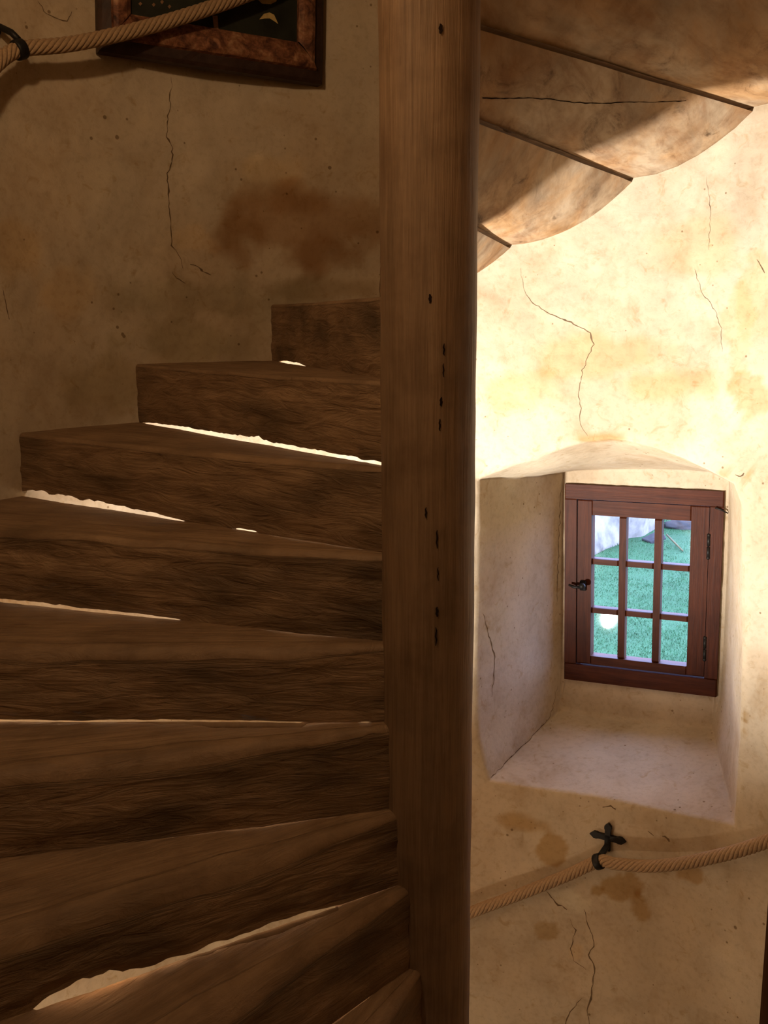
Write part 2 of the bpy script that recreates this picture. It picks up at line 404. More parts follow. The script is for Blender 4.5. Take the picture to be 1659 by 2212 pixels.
def hit_wall(px, py):
    loc, nor, _, _ = WALL_BVH.ray_cast(CAM + ray(px, py) * 0.9, ray(px, py))
    if loc is None: return None
    if nor.dot(ray(px, py)) > 0: nor = -nor
    return loc, nor

def slab(name, pts, mat=PLASTER, kind='structure'):
    """a flat piece of the setting from four corners, subdivided, with the plaster tone"""
    n = 14; A, B, C_, D_ = [Vector(p) for p in pts]; vs = []; fs = []
    for i in range(n + 1):
        for j in range(n + 1): vs.append(A.lerp(B, i / n).lerp(D_.lerp(C_, i / n), j / n))
    for i in range(n):
        for j in range(n): fs.append((i * (n + 1) + j, (i + 1) * (n + 1) + j, (i + 1) * (n + 1) + j + 1, i * (n + 1) + j + 1))
    return mesh_obj(name, vs, fs, mat, None, True, attrs={'tone': ('FLOAT_COLOR', [tone(p) for p in vs]), 'grain': ('FLOAT_VECTOR', [tuple(v) for v in vs])}, kind=kind)
def disc(name, z):
    vs = [Vector((0, 0, z))]; fs = []; n = 48
    for r_ in (0.5, 1.0, R_IN + 0.03):
        for k in range(n): vs.append(Vector((math.sin(2 * math.pi * k / n) * r_, math.cos(2 * math.pi * k / n) * r_, z)))
    for k in range(n):
        j = (k + 1) % n; fs.append((0, 1 + k, 1 + j))
        for m in range(2): fs.append((1 + m * n + k, 1 + (m + 1) * n + k, 1 + (m + 1) * n + j, 1 + m * n + j))
    return mesh_obj(name, vs, fs, PLASTER, None, attrs={'tone': ('FLOAT_COLOR', [tone(p) for p in vs])}, kind='structure')
disc('floor', Z_BOT); disc('ceiling', Z_TOP)
# doorway through the wall and the small room the camera stands at
YI, YO = -1.20, -2.0; YR = -5.0
slab('wall_doorway_west', [(DOOR_X0, YI, THRESH), (DOOR_X0, YO, THRESH), (DOOR_X0, YO, DOOR_TOP), (DOOR_X0, YI, DOOR_TOP)])
slab('wall_doorway_east', [(DOOR_X1 + 0.03, YI, THRESH), (DOOR_X1 + 0.03, YO, THRESH), (DOOR_X1 + 0.03, YO, DOOR_TOP), (DOOR_X1 + 0.03, YI, DOOR_TOP)])
slab('ceiling_doorway', [(DOOR_X0, YI, DOOR_TOP), (DOOR_X1 + .03, YI, DOOR_TOP), (DOOR_X1 + .03, YO, DOOR_TOP), (DOOR_X0, YO, DOOR_TOP)])
slab('floor_doorway', [(DOOR_X0, -1.15, THRESH), (DOOR_X1 + .03, -1.15, THRESH), (DOOR_X1 + .03, YO, THRESH), (DOOR_X0, YO, THRESH)], OAK)
slab('floor_room', [(-1.8, YO, THRESH), (1.8, YO, THRESH), (1.8, YR, THRESH), (-1.8, YR, THRESH)], OAK)
slab('ceiling_room', [(-1.8, YO, 2.5), (1.8, YO, 2.5), (1.8, YR, 2.5), (-1.8, YR, 2.5)])
slab('wall_room_south', [(-1.8, YR, THRESH), (1.8, YR, THRESH), (1.8, YR, 2.5), (-1.8, YR, 2.5)])
slab('wall_room_west', [(-1.8, YO, THRESH), (-1.8, YR, THRESH), (-1.8, YR, 2.5), (-1.8, YO, 2.5)])
slab('wall_room_east', [(1.8, YO, THRESH), (1.8, YR, THRESH), (1.8, YR, 2.5), (1.8, YO, 2.5)])
slab('wall_room_north_west', [(-1.8, YO, THRESH), (DOOR_X0, YO, THRESH), (DOOR_X0, YO, 2.5), (-1.8, YO, 2.5)])
slab('wall_room_north_east', [(DOOR_X1 + .03, YO, THRESH), (1.8, YO, THRESH), (1.8, YO, 2.5), (DOOR_X1 + .03, YO, 2.5)])
slab('wall_room_north_lintel', [(DOOR_X0, YO, DOOR_TOP), (DOOR_X1 + .03, YO, DOOR_TOP), (DOOR_X1 + .03, YO, 2.5), (DOOR_X0, YO, 2.5)])
# dark wooden jamb of the doorway: its edge shows at the frame's foot
_a = ray(1655, 1925); _k = (-1.26 - CAM.y) / _a.y; JX = (CAM + _a * _k).x
mb = MB(); mb.box(((JX + DOOR_X1 + 0.05) / 2, -1.31, (THRESH + DOOR_TOP) / 2), ((DOOR_X1 + 0.05 - JX) / 2, 0, 0), (0, 0.05, 0), (0, 0, (DOOR_TOP - THRESH) / 2), 0.006)
o = mb.build('door_1', DOORWOOD, grain=(0, 0, 1)); o['kind'] = 'structure'

# ------------------------------------------------------------------ cracks in the plaster (thin open fissures lying on the wall)
def crack(px, w=0.003, name='crack', mat=CRACK, seed=0):
    rnd = random.Random(seed); P = []
    for (x0, y0), (x1, y1) in zip(px, px[1:]):
        n = max(2, int(math.hypot(x1 - x0, y1 - y0) / 7))
        for i in range(n):
            t = i / n; P.append((x0 + (x1 - x0) * t + rnd.uniform(-1.8, 1.8), y0 + (y1 - y0) * t + rnd.uniform(-1.5, 1.5)))
    P.append(px[-1]); H = [hit_wall(*p) for p in P]; H = [h for h in H if h]
    vs, fs = [], []
    for i, (p, n) in enumerate(H):
        t = (H[min(i + 1, len(H) - 1)][0] - H[max(i - 1, 0)][0]).normalized(); s = n.cross(t).normalized()
        k = math.sin(math.pi * (i + 0.3) / (len(H) + 0.6)) ** 0.5 * rnd.uniform(0.35, 1.15)
        if rnd.random() < 0.08: k *= 1.9
        vs += [p + n * 0.0007 - s * w * 0.5 * k, p + n * 0.0007 + s * w * 0.5 * k]
    for i in range(len(H) - 1): fs.append((2 * i, 2 * i + 2, 2 * i + 3, 2 * i + 1))
    return mesh_obj(name, vs, fs, mat, wall)
CR = [([(368, 165), (372, 185), (365, 205), (368, 225), (362, 250), (360, 295), (372, 320), (372, 350), (362, 375), (363, 420), (365, 440), (368, 490), (370, 530), (392, 560), (395, 580)], .0045),
      ([(412, 570), (430, 578), (440, 588), (455, 594)], .004), ([(370, 585), (380, 600), (400, 612)], .003), ([(82, 2), (100, 30), (125, 42), (145, 45), (155, 25)], .003),
      ([(1125, 580), (1130, 620), (1145, 650), (1180, 675), (1240, 700), (1275, 720), (1282, 745), (1258, 800), (1250, 850), (1255, 890), (1252, 910), (1262, 930), (1272, 948)], .0026),
      ([(1500, 580), (1515, 630), (1545, 670), (1558, 710), (1560, 760)], .0014), ([(1525, 380), (1532, 420), (1535, 470), (1530, 540)], .0010),
      ([(1262, 1965), (1272, 2000), (1280, 2020), (1282, 2045), (1272, 2062), (1286, 2092), (1282, 2110), (1277, 2150), (1268, 2190), (1274, 2216)], .006),
      ([(1258, 2155), (1232, 2185), (1222, 2214)], .005), ([(1232, 1985), (1243, 2010), (1233, 2050), (1240, 2075), (1266, 2094)], .0035), ([(1180, 1925), (1200, 1950), (1225, 1965)], .005),
      ([(1043, 1325), (1055, 1365), (1060, 1390), (1070, 1420), (1067, 1450), (1065, 1475), (1062, 1505)], .006),
      ([(1218, 1025), (1212, 1060), (1210, 1100), (1206, 1180), (1204, 1300)], .005), ([(1205, 1480), (1190, 1545), (1150, 1590), (1100, 1640), (1060, 1680)], .006),
      ([(1590, 1025), (1600, 1030), (1607, 1022)], .005), ([(1300, 1745), (1318, 1742), (1330, 1748)], .006),
      ([(1400, 1795), (1412, 1805)], .006), ([(1430, 1805), (1440, 1810), (1446, 1818)], .009), ([(1636, 560), (1652, 590)], .003), ([(5, 620), (12, 650), (20, 690)], .003)]
for i, (px, w) in enumerate(CR): crack(px, w, seed=i)
# dark open joint where the plaster has come away along the soffit of each step is left to the steps themselves

# ------------------------------------------------------------------ newel
RN = 0.0971
def newel_mesh():
    vs, fs, gr, gm = [], [], [], []; n = 40; zs = span(Z_BOT, -0.8, 10) + span(-0.8, 2.8, 120) + span(2.8, Z_TOP, 10) + [Z_TOP]
    for z in zs:
        for k in range(n):
            a = 2 * math.pi * k / n
            fac = 1 - 0.012 * (1 - abs(math.cos(4 * a + 0.6)))              # hewn to eight soft faces
            r_ = RN * fac + 0.0022 * fbm((math.sin(a) * .3, math.cos(a) * .3, z * 0.7), 6, 3)
            vs.append(Vector((math.sin(a) * r_, math.cos(a) * r_, z))); gr.append((z, math.sin(a) * RN, math.cos(a) * RN))
            gm.append(max(0, 0.25 * fbm((math.sin(a) * .4, math.cos(a) * .4, z), 3.0, 3)))
    for i in range(len(zs) - 1):
        for k in range(n): fs.append((i * n + (k + 1) % n, i * n + k, (i + 1) * n + k, (i + 1) * n + (k + 1) % n))
    return vs, fs, {'grain': ('FLOAT_VECTOR', gr), 'grime': ('FLOAT', gm)}
v_, f_, at_ = newel_mesh()
newel = mesh_obj('newel_post', v_, f_, NEWEL, None, True, attrs=at_)
tag(newel, 'tall round brown oak newel post that all the winder steps are let into', 'post')
def newel_hit(px, py):
    d = ray(px, py); a = d.x ** 2 + d.y ** 2; b = 2 * (CAM.x * d.x + CAM.y * d.y); c = CAM.x ** 2 + CAM.y ** 2 - (RN + 0.0015) ** 2
    disc_ = b * b - 4 * a * c
    return CAM + d * ((-b - math.sqrt(max(0, disc_))) / (2 * a))
for (x, y, h, w) in [(929, 645, 20, 6), (959, 755, 26, 4), (953, 868, 20, 6), (950, 918, 26, 4), (952, 62, 22, 8), (944, 1165, 40, 4), (944, 1322, 22, 6), (942, 1375, 40, 4), (920, 1108, 24, 4), (958, 800, 30, 3), (946, 1240, 30, 3)]:
    vs = []; m = 7
    for i in range(m):
        t = i / (m - 1); p = newel_hit(x + math.sin(i * 2.1 + y) * 0.9, y - h / 2 + h * t); q = w / FPX * 2.0 / 2 * (math.sin(math.pi * (t * .9 + .05)) ** .5)
        s = Vector((p.y, -p.x, 0)).normalized(); vs += [p - s * q, p + s * q]
    mesh_obj('drying_crack', vs, [(2 * i, 2 * i + 1, 2 * i + 3, 2 * i + 2) for i in range(m - 1)], CHECK, newel)

# ------------------------------------------------------------------ steps: solid oak wedges winding up clockwise
H_ST, Z1, DA, A5, OFFS = 0.18, 0.0514 + EYE, math.radians(16.8394), math.radians(0.12), 0.0249
DAZ = {1: 1.5, 2: -0.8, 3: -0.6, 4: -0.3, 5: -1.3, 6: -0.1, 7: -0.5, -1: 0.5, -2: -0.2, -3: -1.9}
DZB = {2: 0.002, 3: 0.002, 4: -0.006, 5: 0.002, 6: -0.006, 7: 0.010, -1: 0.006, -2: 0.012, -3: -0.006}    # small settlement of each joint
def sdir(n):
    a = A5 + (5 - n) * DA + math.radians(DAZ.get(n, 0))
    return Vector((-math.cos(a), math.sin(a), 0)), Vector((-math.sin(a), -math.cos(a), 0))
def joint_z(n): return Z1 - (n - 1) * H_ST - H_ST + DZB.get(n, 0)     # foot of the riser of step n = tread of step n + 1
def s_at_px(n, px, z):
    d, pr = sdir(n); lo, hi = 0.12, 1.36
    f = lambda s: project(d * s + pr * OFFS + Vector((0, 0, z)))[0]
    inc = f(hi) > f(lo)
    for _ in range(40):
        m = (lo + hi) / 2
        if (f(m) < px) == inc: lo = m
        else: hi = m
    return lo
# open joints under the risers: pixel x, height of the gap in m
GAPS = {1: [(600, .0), (612, .006), (645, .006), (662, 0)],
        2: [(300, 0), (318, .004), (380, .010), (430, .010), (520, .012), (560, .017), (580, .010), (700, .009), (818, .007)],
        3: [(46, .012), (60, .021), (120, .020), (240, .016), (330, .009), (405, 0), (500, 0), (520, .004), (550, .003), (560, 0)],
        4: [(-40, .008), (0, .008), (110, .010), (150, .006), (300, .006), (380, .003), (400, 0)],
        5: [(-40, .004), (60, .004), (180, .001), (220, .004), (400, .005), (560, .003), (640, .001), (690, .0), (770, .0), (785, .002), (800, .002), (812, 0)],
        7: [(70, .0), (86, .014), (150, .024), (220, .026), (285, .021), (302, .009), (420, .008), (470, .010), (560, .009), (600, .012), (650, .010), (735, 0)]}
def gap_fn(n):
    g = GAPS.get(n)
    if not g: return lambda s: 0.0
    z = joint_z(n); pts = sorted((s_at_px(n, x, z), h) for x, h in g)
    def f(s):
        if s <= pts[0][0] or s >= pts[-1][0]: return pts[0][1] if s <= pts[0][0] else pts[-1][1]
        for (a, ha), (b, hb) in zip(pts, pts[1:]):
            if a <= s <= b: return ha + (hb - ha) * (s - a) / max(1e-6, b - a)
    return f
GAPF = {n: gap_fn(n) for n in range(-12, 26)}
#         nose radius, dishing, even riser darkening, hollow of riser
WEAR = {1: (.010, .003, .40), 2: (.010, .004, .34), 3: (.013, .006, .34), 4: (.018, .012, .56), 5: (.034, .016, .36), 6: (.046, .018, .38), 7: (.052, .018, .32), 8: (.054, .018, .26), 9: (.054, .018, .26)}
def step_mesh(n):
    d0, p0 = sdir(n); d1, p1 = sdir(n - 1)
    zt = joint_z(n - 1); zb = joint_z(n); rho, dish, riser_dark = WEAR.get(n, (.016, .008, .35))
    near = -1 <= n <= 10; NS = 110 if near else 40; NR = 16 if near else 6; NT = 18 if near else 6; NU = 14 if near else 6
    s0, s1 = 0.055, math.sqrt(R_IN ** 2 - OFFS ** 2) + 0.025
    vs, fs, gr, gm, fm = [], [], [], [], []
    for i in range(NS + 1):
        s = s0 + (s1 - s0) * i / NS
        F = d0 * s + p0 * OFFS; e = 0.014
        gup = GAPF[n - 1](s); rough = abs(fbm((s * 3.0, n * 3.7, 0.0), 9, 3))
        if gup > 0.0008: e = -0.001 - 0.004 * rough
        B = d1 * s + p1 * OFFS - p1 * e
        run = (B - F).length; back = (B - F).normalized() if run > 1e-5 else -p0
        g = GAPF[n](s); g = g * (1 + 0.5 * fbm((s * 2, n, 1), 12, 3)) if g > 0.0005 else -0.001
        rr = min(rho * (0.75 + 0.6 * (0.5 + 0.5 * fbm((s, n * 1.3, 2), 4, 2))), run * 0.35)
        mid = smooth(0.12, 0.5, s) * smooth(1.36, 1.0, s)
        zt_s = zt - 0.002 * fbm((s, n, 7), 3, 2)
        zlow = zb + g; W0 = max(0.0, dish * mid * (0.7 + 0.5 * fbm((s, n, 3), 4, 2)))
        setb = 0.012 * mid * (dish / 0.02)
        sec = []                                                    # (dist back from the front, z, part)
        for k in range(NR + 1): sec.append((0.0, zlow + (zt_s - rr - W0 - zlow) * k / NR, 'r'))
        for k in range(1, 7):
            a = math.pi / 2 * k / 6; sec.append((rr * (1 - math.cos(a)), zt_s - rr + rr * math.sin(a), 'n'))
        for k in range(1, NT + 1):
            q = rr + (run - rr) * k / NT; sec.append((q, zt_s, 't'))
        sec.append((run, zt_s, 'b')); sec.append((run - min(0.022, run * 0.3), zt_s - 0.006, 'b')); sec.append((run, zt_s - 0.011, 'b'))   # an open groove along the joint
        for k in range(NU + 1):                                     # hewn round: the underside swells down towards the front
            q = (1 - k / NU) ** 0.8; sec.append((run * q, zlow + (zt_s - 0.011 - zlow) * q ** (1.15 + 0.9 * smooth(0.35, 1.3, s)), 'u'))
        for q, z, part in sec:
            P = F + back * q; P.z = z; w3 = (P.x, P.y, P.z)
            if part in 'nt':
                wear = W0 * math.exp(-(q / 0.10) ** 2)
                P.z -= wear + (0.0012 * fbm(w3, 18, 2) if part == 't' else 0)
                if q < 0.12: P -= p0 * (setb * (1 - q / 0.12))
            if part == 'r':
                hgt = (z - zlow) / max(0.01, zt_s - zlow)
                k_ = smooth(0.0, 0.12, hgt)
                amp = 0.0045 if n != 4 else 0.006
                dd = amp * fbm((w3[0] * 1.0, w3[1] * 1.0, w3[2] * 2.6), 9, 3) + 0.002 * fbm((w3[0], w3[1], w3[2] * 3), 30, 2)
                P += p0 * (dd * k_ * smooth(1.0, 0.8, hgt))
                P -= p0 * (setb * smooth(0.15, 1.0, hgt))
            if part == 'u': P.z += 0.003 * fbm(w3, 8, 3) * math.sin(math.pi * min(1, max(0, q / run)))
            vs.append(P)
            zz = {'r': z - zt, 'n': q * .5, 't': q, 'b': 0.3, 'u': q + 0.5}[part]
            gr.append((s, zz, n * 0.73 + (0.4 if part == 'u' else 0)))
            nz = fbm((s * 1.1 + n * 5.1, zz * 2.6, n), 3.0, 4)
            if part == 'r': gv = riser_dark * 0.45 + 0.75 * nz  # even darkening over the whole riser, plus patchy grime
            elif part == 'n': gv = 0.10 + 0.4 * nz
            elif part == 't': gv = 0.02 + 0.25 * nz
            elif part == 'b': gv = 0.02 + 0.25 * nz
            else: gv = 0.02 + 0.55 * max(0, nz - 0.1)
            gm.append(min(0.85, max(0.0, gv)))
    Mx = len(sec); und0 = Mx - NU - 1; skip = (NR + 6 + NT, und0 - 1, Mx - 1)    # doubled corners keep the arrises crisp
    for i in range(NS):
        for k in range(Mx):
            if k in skip: continue
            j = (k + 1) % Mx; fs.append((i * Mx + k, (i + 1) * Mx + k, (i + 1) * Mx + j, i * Mx + j)); fm.append(1 if k >= und0 else 0)
    fs += [tuple(range(Mx)), tuple(NS * Mx + k for k in range(Mx))[::-1]]; fm += [0, 0]
    return vs, fs, fm, {'grain': ('FLOAT_VECTOR', gr), 'grime': ('FLOAT', gm)}
SLAB = {1: 'short-looking oak step tucked against the newel, topmost tread below the wall painting',
        2: 'oak step one below the topmost tread, wide bright crack of light under its riser',
        3: 'oak step two below the topmost tread, bright gap under its wall end',
        4: 'oak step with dark gouged adze-marked riser, three below the topmost tread',
        5: 'oak step with a worn drooping nose, thin straight light slit under its level riser',
        6: 'deeply worn oak step between the thin straight light slit and the tightly closed joint',
        7: 'worn oak step with a long tapering slot of light under its riser',
        8: 'worn oak step whose tread carries the long tapering slot of light',
        9: 'worn oak step next below the tread with the tapering slot of light',
        0: 'small oak step with lit limewashed underside, lowest soffit by the newel',
        -1: 'oak step with half-lit limewashed underside, next above the lowest soffit by the newel',
        -2: 'oak step with cracked limewashed underside, second above the lowest soffit by the newel',
        -3: 'oak step with dark brown underside, highest soffit over the window wall'}
for n in range(-9, 23):
    v_, f_, m_, at_ = step_mesh(n)
    o = mesh_obj('stair_step', v_, f_, [OAK, LIMEWASH], None, True, fmat=m_, attrs=at_)
    lab = SLAB.get(n, 'oak winder step further up the spiral than the highest soffit over the window' if n < 0 else 'oak winder step at or below the doorway threshold, further down the spiral')
    tag(o, lab, 'stair step', 'oak winder steps around the newel')

# a drying crack along one soffit
stp = [o for o in bpy.data.objects if o.get('label', '').startswith('oak step with cracked')][0]
SB = BVHTree.FromPolygons([tuple(v.co) for v in stp.data.vertices], [tuple(p.vertices) for p in stp.data.polygons])
vs = []; pxs = [(1042, 212), (1090, 213), (1140, 212), (1190, 214), (1240, 221), (1300, 224), (1350, 220), (1400, 221), (1450, 219), (1490, 217)]; pxs = [(a[0] + (b_[0] - a[0]) * k / 5, a[1] + (b_[1] - a[1]) * k / 5 + random.uniform(-1, 1)) for a, b_ in zip(pxs, pxs[1:]) for k in range(5)]
for i, q in enumerate(pxs):
    loc, nor, _, _ = SB.ray_cast(CAM, ray(*q))
    if loc is None: continue
    if nor.dot(ray(*q)) > 0: nor = -nor
    sd = nor.cross(RGT).normalized(); k = 0.0016 * random.uniform(.3, 1.2); vs += [loc + nor * .0006 - sd * k, loc + nor * .0006 + sd * k]
mesh_obj('crack', vs, [(2 * i, 2 * i + 1, 2 * i + 3, 2 * i + 2) for i in range(len(vs) // 2 - 1)], CHECK, stp)

# ------------------------------------------------------------------ window in the niche
win = empty('window_1', WC); win['kind'] = 'structure'
Q = {'o': [winp(*c[0]) for c in FRM]}
def wq(u, v, d=0.0):
    """frame coordinates: u 0..1 left to right, v 0..1 top to bottom, d metres into the stair"""
    a, b, c, e = Q['o']; return a.lerp(b, u).lerp(e.lerp(c, u), v) + WN * d
def wbar(mb, u0, v0, u1, v1, d0, d1, bev=0.003):
    P = [wq(u0, v0), wq(u1, v0), wq(u1, v1), wq(u0, v1)]; c = sum(P, Vector()) / 4
    B = [p + (c - p).normalized() * bev * 1.4 for p in P]
    vs = [p + WN * d0 for p in P] + [p + WN * (d1 - bev) for p in P] + [p + WN * d1 for p in B]
    fs = [(3, 2, 1, 0), (8, 9, 10, 11)] + [(i, (i + 1) % 4, 4 + (i + 1) % 4, 4 + i) for i in range(4)] + [(4 + i, 4 + (i + 1) % 4, 8 + (i + 1) % 4, 8 + i) for i in range(4)]
    mb.add(vs, fs)
A_W, A_D = Q['o'][1] - Q['o'][0], Q['o'][3] - Q['o'][0]
def part(name, mat, bars, parent, grain, **kw):
    mb = MB()
    for b_ in bars: wbar(mb, *b_, **kw)
    return mb.build(name, mat, parent, grain=grain)
fu, fv = 0.080, 0.072
fr = part('window_frame', REDWOOD, [(0, 0, 1, fv, -0.06, 0.012)], win, A_W)
part('window_frame', REDWOOD, [(0, 1 - 0.085, 1, 1, -0.06, 0.014)], win, A_W)
part('window_frame', REDWOOD, [(0, fv, fu, 1 - 0.085, -0.06, 0.012)], win, A_D)
part('window_frame', REDWOOD, [(1 - fu, fv, 1, 1 - 0.085, -0.06, 0.012)], win, A_D)
sash = empty('sash', WC); adopt(sash, win); sash.location = (0, 0, 0); sash.matrix_parent_inverse = Matrix.Identity(4)
def spart(name, mat, bars, grain, **kw):
    mb = MB()
    for b_ in bars: wbar(mb, *b_, **kw)
    o = mb.build(name, mat, None, grain=grain); o.parent = sash; o.matrix_parent_inverse = Matrix.Translation(-WC); return o
su0, su1, sv0, sv1 = fu + 0.004, 1 - fu - 0.004, fv + 0.004, 1 - 0.085 - 0.005
gu0, gu1, gv0, gv1 = 0.177, 0.806, 0.150, 0.866
SD0, SD1 = -0.045, 0.005
spart('sash_stile', REDWOOD, [(su0, sv0, gu0, sv1, SD0, SD1)], A_D); spart('sash_stile', REDWOOD, [(gu1, sv0, su1, sv1, SD0, SD1)], A_D)
spart('sash_rail', REDWOOD, [(gu0, sv0, gu1, gv0, SD0, SD1)], A_W); spart('sash_rail', REDWOOD, [(gu0, gv1, gu1, sv1, SD0, SD1)], A_W)
bu, bv = 0.046, 0.030
pw = (gu1 - gu0 - 2 * bu) / 3; ph = (gv1 - gv0 - 2 * bv) / 3
for k in (1, 2):
    u = gu0 + k * pw + (k - 1) * bu; spart('glazing_bar', REDWOOD, [(u, gv0, u + bu, gv1, SD0 + .008, SD1 - .006)], A_D, bev=0.005)
for k in (1, 2):
    v = gv0 + k * ph + (k - 1) * bv
    for c in range(3):
        u = gu0 + c * (pw + bu); spart('glazing_bar', REDWOOD, [(u, v, u + pw, v + bv, SD0 + .008, SD1 - .007)], A_W, bev=0.005)
for r_ in range(3):
    for c in range(3):
        u = gu0 + c * (pw + bu); v = gv0 + r_ * (ph + bv)
        P = [wq(u - .006, v - .005, -.026), wq(u + pw + .006, v - .005, -.026), wq(u + pw + .006, v + ph + .005, -.026), wq(u - .006, v + ph + .005, -.026)]
        if (r_, c) == (2, 0):                                       # this pane sits a little skew in its putty and mirrors the lamp
            hp = winp(1315, 1336, -.026); nn = ((LOW_LAMP - hp).normalized() + (CAM - hp).normalized()).normalized(); qr = WN.rotation_difference(nn); cc = sum(P, Vector()) / 4
            P = [cc + qr @ (p - cc) for p in P]
        mb = MB(); mb.add(P, [(3, 2, 1, 0)]); o = mb.build('pane', GLASS, None); o.parent = sash; o.matrix_parent_inverse = Matrix.Translation(-WC)
EU = A_W.normalized(); EV = -A_D.normalized()
for v in (0.265, 0.765):                                            # two hinges on the right
    mb = MB(); c = wq(1 - fu - 0.002, v, 0.010); mb.tube([c - EV * 0.040, c - EV * 0.002], 0.0065, 10); mb.tube([c + EV * 0.002, c + EV * 0.040], 0.0065, 10)
    mb.sphere(c + EV * 0.042, 0.0075); mb.sphere(c - EV * 0.042, 0.0075)
    mb.build('hinge', IRON, win, True)
mb = MB(); c = wq(fu + 0.045, 0.505, 0.010)                           # turn-latch on the left
mb.box(c, EU * 0.012, EV * 0.020, WN * 0.005, 0.002); mb.tube([c, c + WN * 0.03], 0.006, 10); mb.sphere(c + WN * 0.034 + EU * .006 + EV * .006, 0.013)
mb.tube([c + WN * 0.03, c + WN * 0.026 - EU * 0.03 - EV * 0.002, c + WN * 0.022 - EU * 0.05 + EV * .004], [0.006, 0.006, 0.004], 10)
mb.build('latch', IRON, win, True)
mb = MB(); a = winp(1545, 1097, 0.02); b_ = winp(1573, 1109, 0.012); mb.tube([a, a.lerp(b_, .5) + EV * .002, b_], [0.0035, 0.003, 0.002], 8); mb.build('nail', IRON, win, True)

# ------------------------------------------------------------------ rope handrails
def spline(P, step=0.004):
    P = [Vector(p) for p in P]; out = []
    ext = [P[0] * 2 - P[1]] + P + [P[-1] * 2 - P[-2]]
    for i in range(1, len(ext) - 2):
        a, b, c, d = ext[i - 1:i + 3]; n = max(2, int((c - b).length / step))
        for k in range(n):
            t = k / n
            out.append(0.5 * ((2 * b) + (c - a) * t + (2 * a - 5 * b + 4 * c - d) * t * t + (3 * b - a - 3 * c + d) * t ** 3))
    out.append(P[-1]); return out
def rope(path, rr, label, ns=7, lay=0.135, hand=-1):
    C_ = spline(path); root = empty('rope_handrail', C_[0]); tag(root, label, 'rope')
    up = Vector((0, 0, 1)); L = 0; fr_ = []
    for i, p in enumerate(C_):
        if i: L += (p - C_[i - 1]).length
        t = (C_[min(i + 1, len(C_) - 1)] - C_[max(i - 1, 0)]).normalized(); x = up.cross(t).normalized(); fr_.append((p, x, t.cross(x), L))
    for k in range(ns):
        pts = []
        for p, x, y, l in fr_:
            a = hand * 2 * math.pi * l / lay + 2 * math.pi * k / ns; pts.append(p + (x * math.cos(a) + y * math.sin(a)) * rr * 0.68)
        mb = MB(); mb.tube(pts, rr * 0.325, 8); mb.build('strand', ROPE, root, True)
    mb = MB(); mb.tube(C_[::4], rr * 0.55, 8); mb.build('core', ROPE, root, True)
    return C_
RS = 0.075
def along(p, n, step):
    """the rope carried on around the wall from p, falling or rising with the stair"""
    out = []; a = az_of(p)
    for k in range(1, n + 1):
        b = a + math.radians(step * k); sag = 0.03 * math.sin(math.pi * k / n); r_ = R_IN - 0.08
        out.append(Vector((math.sin(b) * r_, math.cos(b) * r_, p.z + step * k / 16.84 * H_ST - sag)))
    return out
clip_p = cyl(1293, 1861, RS)
pathR = [cyl(860, 2040, RS * .9), cyl(950, 2000, RS), cyl(1030, 1966, RS), cyl(1130, 1929, RS), cyl(1220, 1893, RS), clip_p, cyl(1330, 1866, RS * 1.05), cyl(1400, 1871, RS * 1.1), cyl(1480, 1864, RS * 1.1), cyl(1560, 1847, RS * 1.1), cyl(1620, 1830, RS * 1.05), cyl(1690, 1806, RS), cyl(1760, 1782, RS)]
pathR2 = along(pathR[0], 4, -9)[::-1] + pathR + along(pathR[-1], 5, 9)
rope(pathR2, 0.0215, 'twisted hemp rope handrail held by an iron cross bracket below the window niche')
ring_p = cyl(42, 107, 0.085)
pathL = [cyl(-90, 250, .085), cyl(-40, 180, .085), cyl(-5, 135, .085), ring_p, cyl(140, 97, .105), cyl(230, 80, .125), cyl(330, 55, .14), cyl(420, 28, .15), cyl(500, 1, .15), cyl(580, -30, .14), cyl(660, -68, .11), cyl(720, -104, .09)]
pathL2 = along(pathL[0], 6, -9)[::-1] + pathL
rope(pathL2, 0.0205, 'twisted hemp rope handrail passing in front of the framed painting')

# iron cross bracket on the window wall
cx = cyl(1313, 1809, 0.012); az = az_of(cx)
n_in = Vector((-math.sin(az), -math.cos(az), 0)); e_t = Vector((math.cos(az), -math.sin(az), 0)); e_u = Vector((0, 0, 1))
brk = empty('rope_bracket', cx); tag(brk, 'black iron cross-shaped rope bracket fixed below the window niche', 'bracket')
def leaf_arm(mb, c, d, side, L, w, th):
    pts = [(0, -.8), (.5, -.8), (.62, -1), (.78, -.95), (1, 0), (.78, .95), (.62, 1), (.5, .8), (0, .8)]
    mb.prism([c + d * (L * a) + side * (w * b) - n_in * th * .5 for a, b in pts], n_in * th)
mb = MB(); th = 0.012; tl = 0.0
eh = (e_t * math.cos(tl) + e_u * math.sin(tl)).normalized()
leaf_arm(mb, cx, e_u, e_t, 0.055, 0.0125, th); leaf_arm(mb, cx, eh, e_u, 0.064, 0.0125, th); leaf_arm(mb, cx, -eh, e_u, 0.064, 0.0125, th)
mb.box(cx - e_u * 0.02, e_t * 0.0105, e_u * 0.03, n_in * th * .5, 0.002)
adopt(mb.build('cross_plate', IRON), brk)
mb = MB(); a0 = cx - e_u * 0.03; a1 = clip_p + e_u * 0.012
mb.box(a0.lerp(a1, .5), e_t * 0.010, (a1 - a0) * 0.5, (a1 - a0).normalized().cross(e_t).normalized() * 0.006, 0.0015)
mb.build('arm', IRON, brk)
